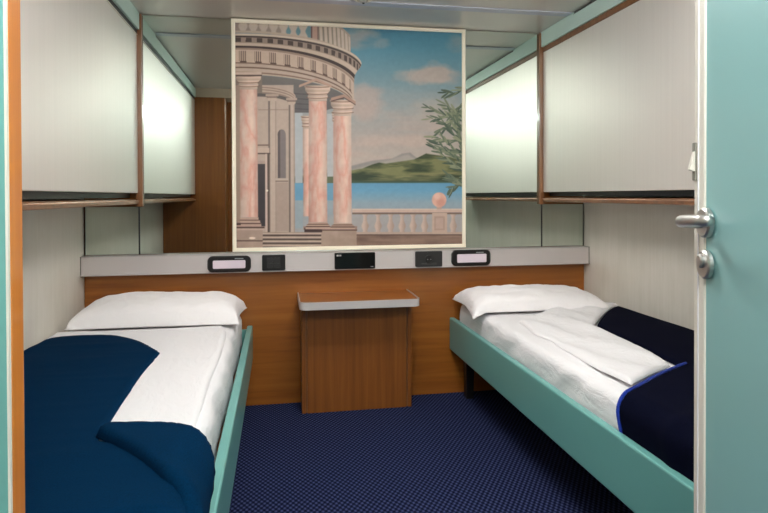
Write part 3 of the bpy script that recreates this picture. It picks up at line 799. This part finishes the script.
# ------------------------------------------------------------------ wardrobe partition on the left
t = thing('wardrobe', 'tall wooden wardrobe with teal side and orange wooden edge post at left by the entrance', 'wardrobe', (.30, -2.3, 0))
box('back_panel', .003, .532, -2.163, -2.148, .002, 2.018, WOOD_V, t)
box('carcass', .003, .532, -2.428, -2.165, .002, 2.018, WOOD_V, t)
box('return_panel', .533, .634, -2.428, -2.406, .002, 2.018, WOOD_V, t)
box('side_panel', .003, .6455, -2.452, -2.446, .002, 2.018, TEAL, t, .001)
box('edge_seal', .6455, .6485, -2.452, -2.446, .002, 2.018, WHITEP, t)
box('inner_frame', .003, .634, -2.445, -2.430, .002, 2.018, WOOD_V, t)
bm = bmesh.new(); add_box(bm, .635, .6485, -2.4455, -2.404, .002, 2.018, .004, 4)
from_bm('edge_post', bm, WOOD_POST, t)
rebase(t)

# ------------------------------------------------------------------ entrance door, open into the cabin
DA = math.radians(75)
d = struct(thing('door_1', 'teal door standing open at the right with steel lever handle', 'door', (1.558, -3.020, 0), None, DA))
del d['label']; del d['category']; d['label'] = 'teal door standing open at the right edge with steel lever handle'
L = .703
box('door_leaf', 0, L-.012, -.040, 0, .012, 1.96, TEALD, d, .002)
bm = bmesh.new(); add_box(bm, L-.041, L, -.042, .0035, .012, 1.96, .003, 3); o = from_bm('edge_trim', bm, WHITEP, d)
box('trim_bead', L-.022, L-.018, .0035, .0055, .012, 1.96, mat('trim_bead_white', (245, 244, 248), .2), d, .001)
HX, HZ = L-.052, 1.094
bm = bmesh.new(); lathe(bm, [(.026, 0), (.026, .007), (.023, .010), (.0001, .010)], (HX, .003, HZ), (0, 1, 0), 36); h = from_bm('handle_rosette', bm, STEEL, d, False)
bm = bmesh.new()
path = [(HX, .010, HZ), (HX, .028, HZ), (HX, .040, HZ+.001), (HX-.004, .047, HZ+.002), (HX-.014, .051, HZ+.003), (HX-.04, .052, HZ+.005), (HX-.08, .051, HZ+.007), (HX-.112, .049, HZ+.008)]
tube(bm, path, [.0095, .0095, .010, .0105, .0105, .010, .0095, .0085], 16); from_bm('lever', bm, STEEL, d, True)
bm = bmesh.new(); lathe(bm, [(.025, 0), (.025, .006), (.022, .009), (.0001, .009)], (HX, .003, 1.022), (0, 1, 0), 36); o = from_bm('lock_rosette', bm, STEEL, d)
bm = bmesh.new(); lathe(bm, [(.011, 0), (.012, .001), (.012, .005), (.009, .007)], (HX, .011, 1.028), (0, 1, 0), 24); from_bm('lock_knob', bm, STEEL, o)
o = box('latch_plate', L-.012, L+.001, .003, .0065, 1.168, 1.236, mat('latch_grey', (150, 148, 138), .4, .4), d, .001)
bm = bmesh.new(); vv = [bm.verts.new(p) for p in ((L-.011, .006, 1.184), (L-.001, .006, 1.184), (L-.011, .015, 1.188), (L-.001, .015, 1.188), (L-.011, .006, 1.222), (L-.001, .006, 1.222))]
for fc in ((0, 1, 3, 2), (2, 3, 5, 4), (0, 4, 5, 1), (0, 2, 4), (1, 5, 3)): bm.faces.new([vv[i] for i in fc])
from_bm('latch_bolt', bm, WHITEP, o)
for z in (.25, 1.75):
    bm = bmesh.new(); lathe(bm, [(.008, -.05), (.008, .05)], (-.004, -.02, z), (0, 0, 1), 16); from_bm('hinge', bm, STEEL, d)

# ------------------------------------------------------------------ ceiling fittings
t = thing('smoke_detector', 'small round white smoke detector on the ceiling above the mural', 'smoke detector', (1.405, -.455, H))
bm = bmesh.new(); lathe(bm, [(.048, 0), (.048, .008), (.042, .013), (.030, .014), (.028, .010), (.0001, .010)], (1.405, -.455, H-.0005), (0, 0, -1), 36); from_bm('base', bm, WHITEP, t)
bm = bmesh.new(); lathe(bm, [(.020, .010), (.022, .016), (.016, .026), (.0001, .027)], (1.405, -.455, H-.0005), (0, 0, -1), 28); from_bm('sensor_head', bm, STEEL, t)
bm = bmesh.new(); lathe(bm, [(.006, .026), (.005, .031), (.0001, .031)], (1.405, -.455, H-.0005), (0, 0, -1), 16); from_bm('nozzle', bm, BLACK, t)
rebase(t)

def ceiling_lamp(x, y, hx, hy, label, m):
    t = thing('ceiling_light', label, 'ceiling light', (x, y, H))
    boxes('frame', [(x-hx-.02, x+hx+.02, y-hy-.02, y-hy, H-.014, H-.001), (x-hx-.02, x+hx+.02, y+hy, y+hy+.02, H-.014, H-.001),
                    (x-hx-.02, x-hx, y-hy, y+hy, H-.014, H-.001), (x+hx, x+hx+.02, y-hy, y+hy, H-.014, H-.001)], WHITEP, t)
    box('diffuser', x-hx, x+hx, y-hy, y+hy, H-.060, H-.004, m, t, .008)
    rebase(t)
ceiling_lamp(1.40, -1.25, .24, .16, 'square ceiling light over the aisle between the beds', DIFF)
t = thing('strip_light', 'long cool white strip light across the ceiling just inside the entrance', 'ceiling light', (1.33, -2.92, H))
box('lamp_housing', .66, 2.00, -2.96, -2.90, H-.055, H-.001, WHITEP, t, .003)
box('diffuser', .67, 1.99, -2.965, -2.885, H-.125, H-.055, DIFF2, t, .012)
rebase(t)
ceiling_lamp(1.20, -3.75, .25, .10, 'ceiling light in the corridor outside the cabin', DIFF3)
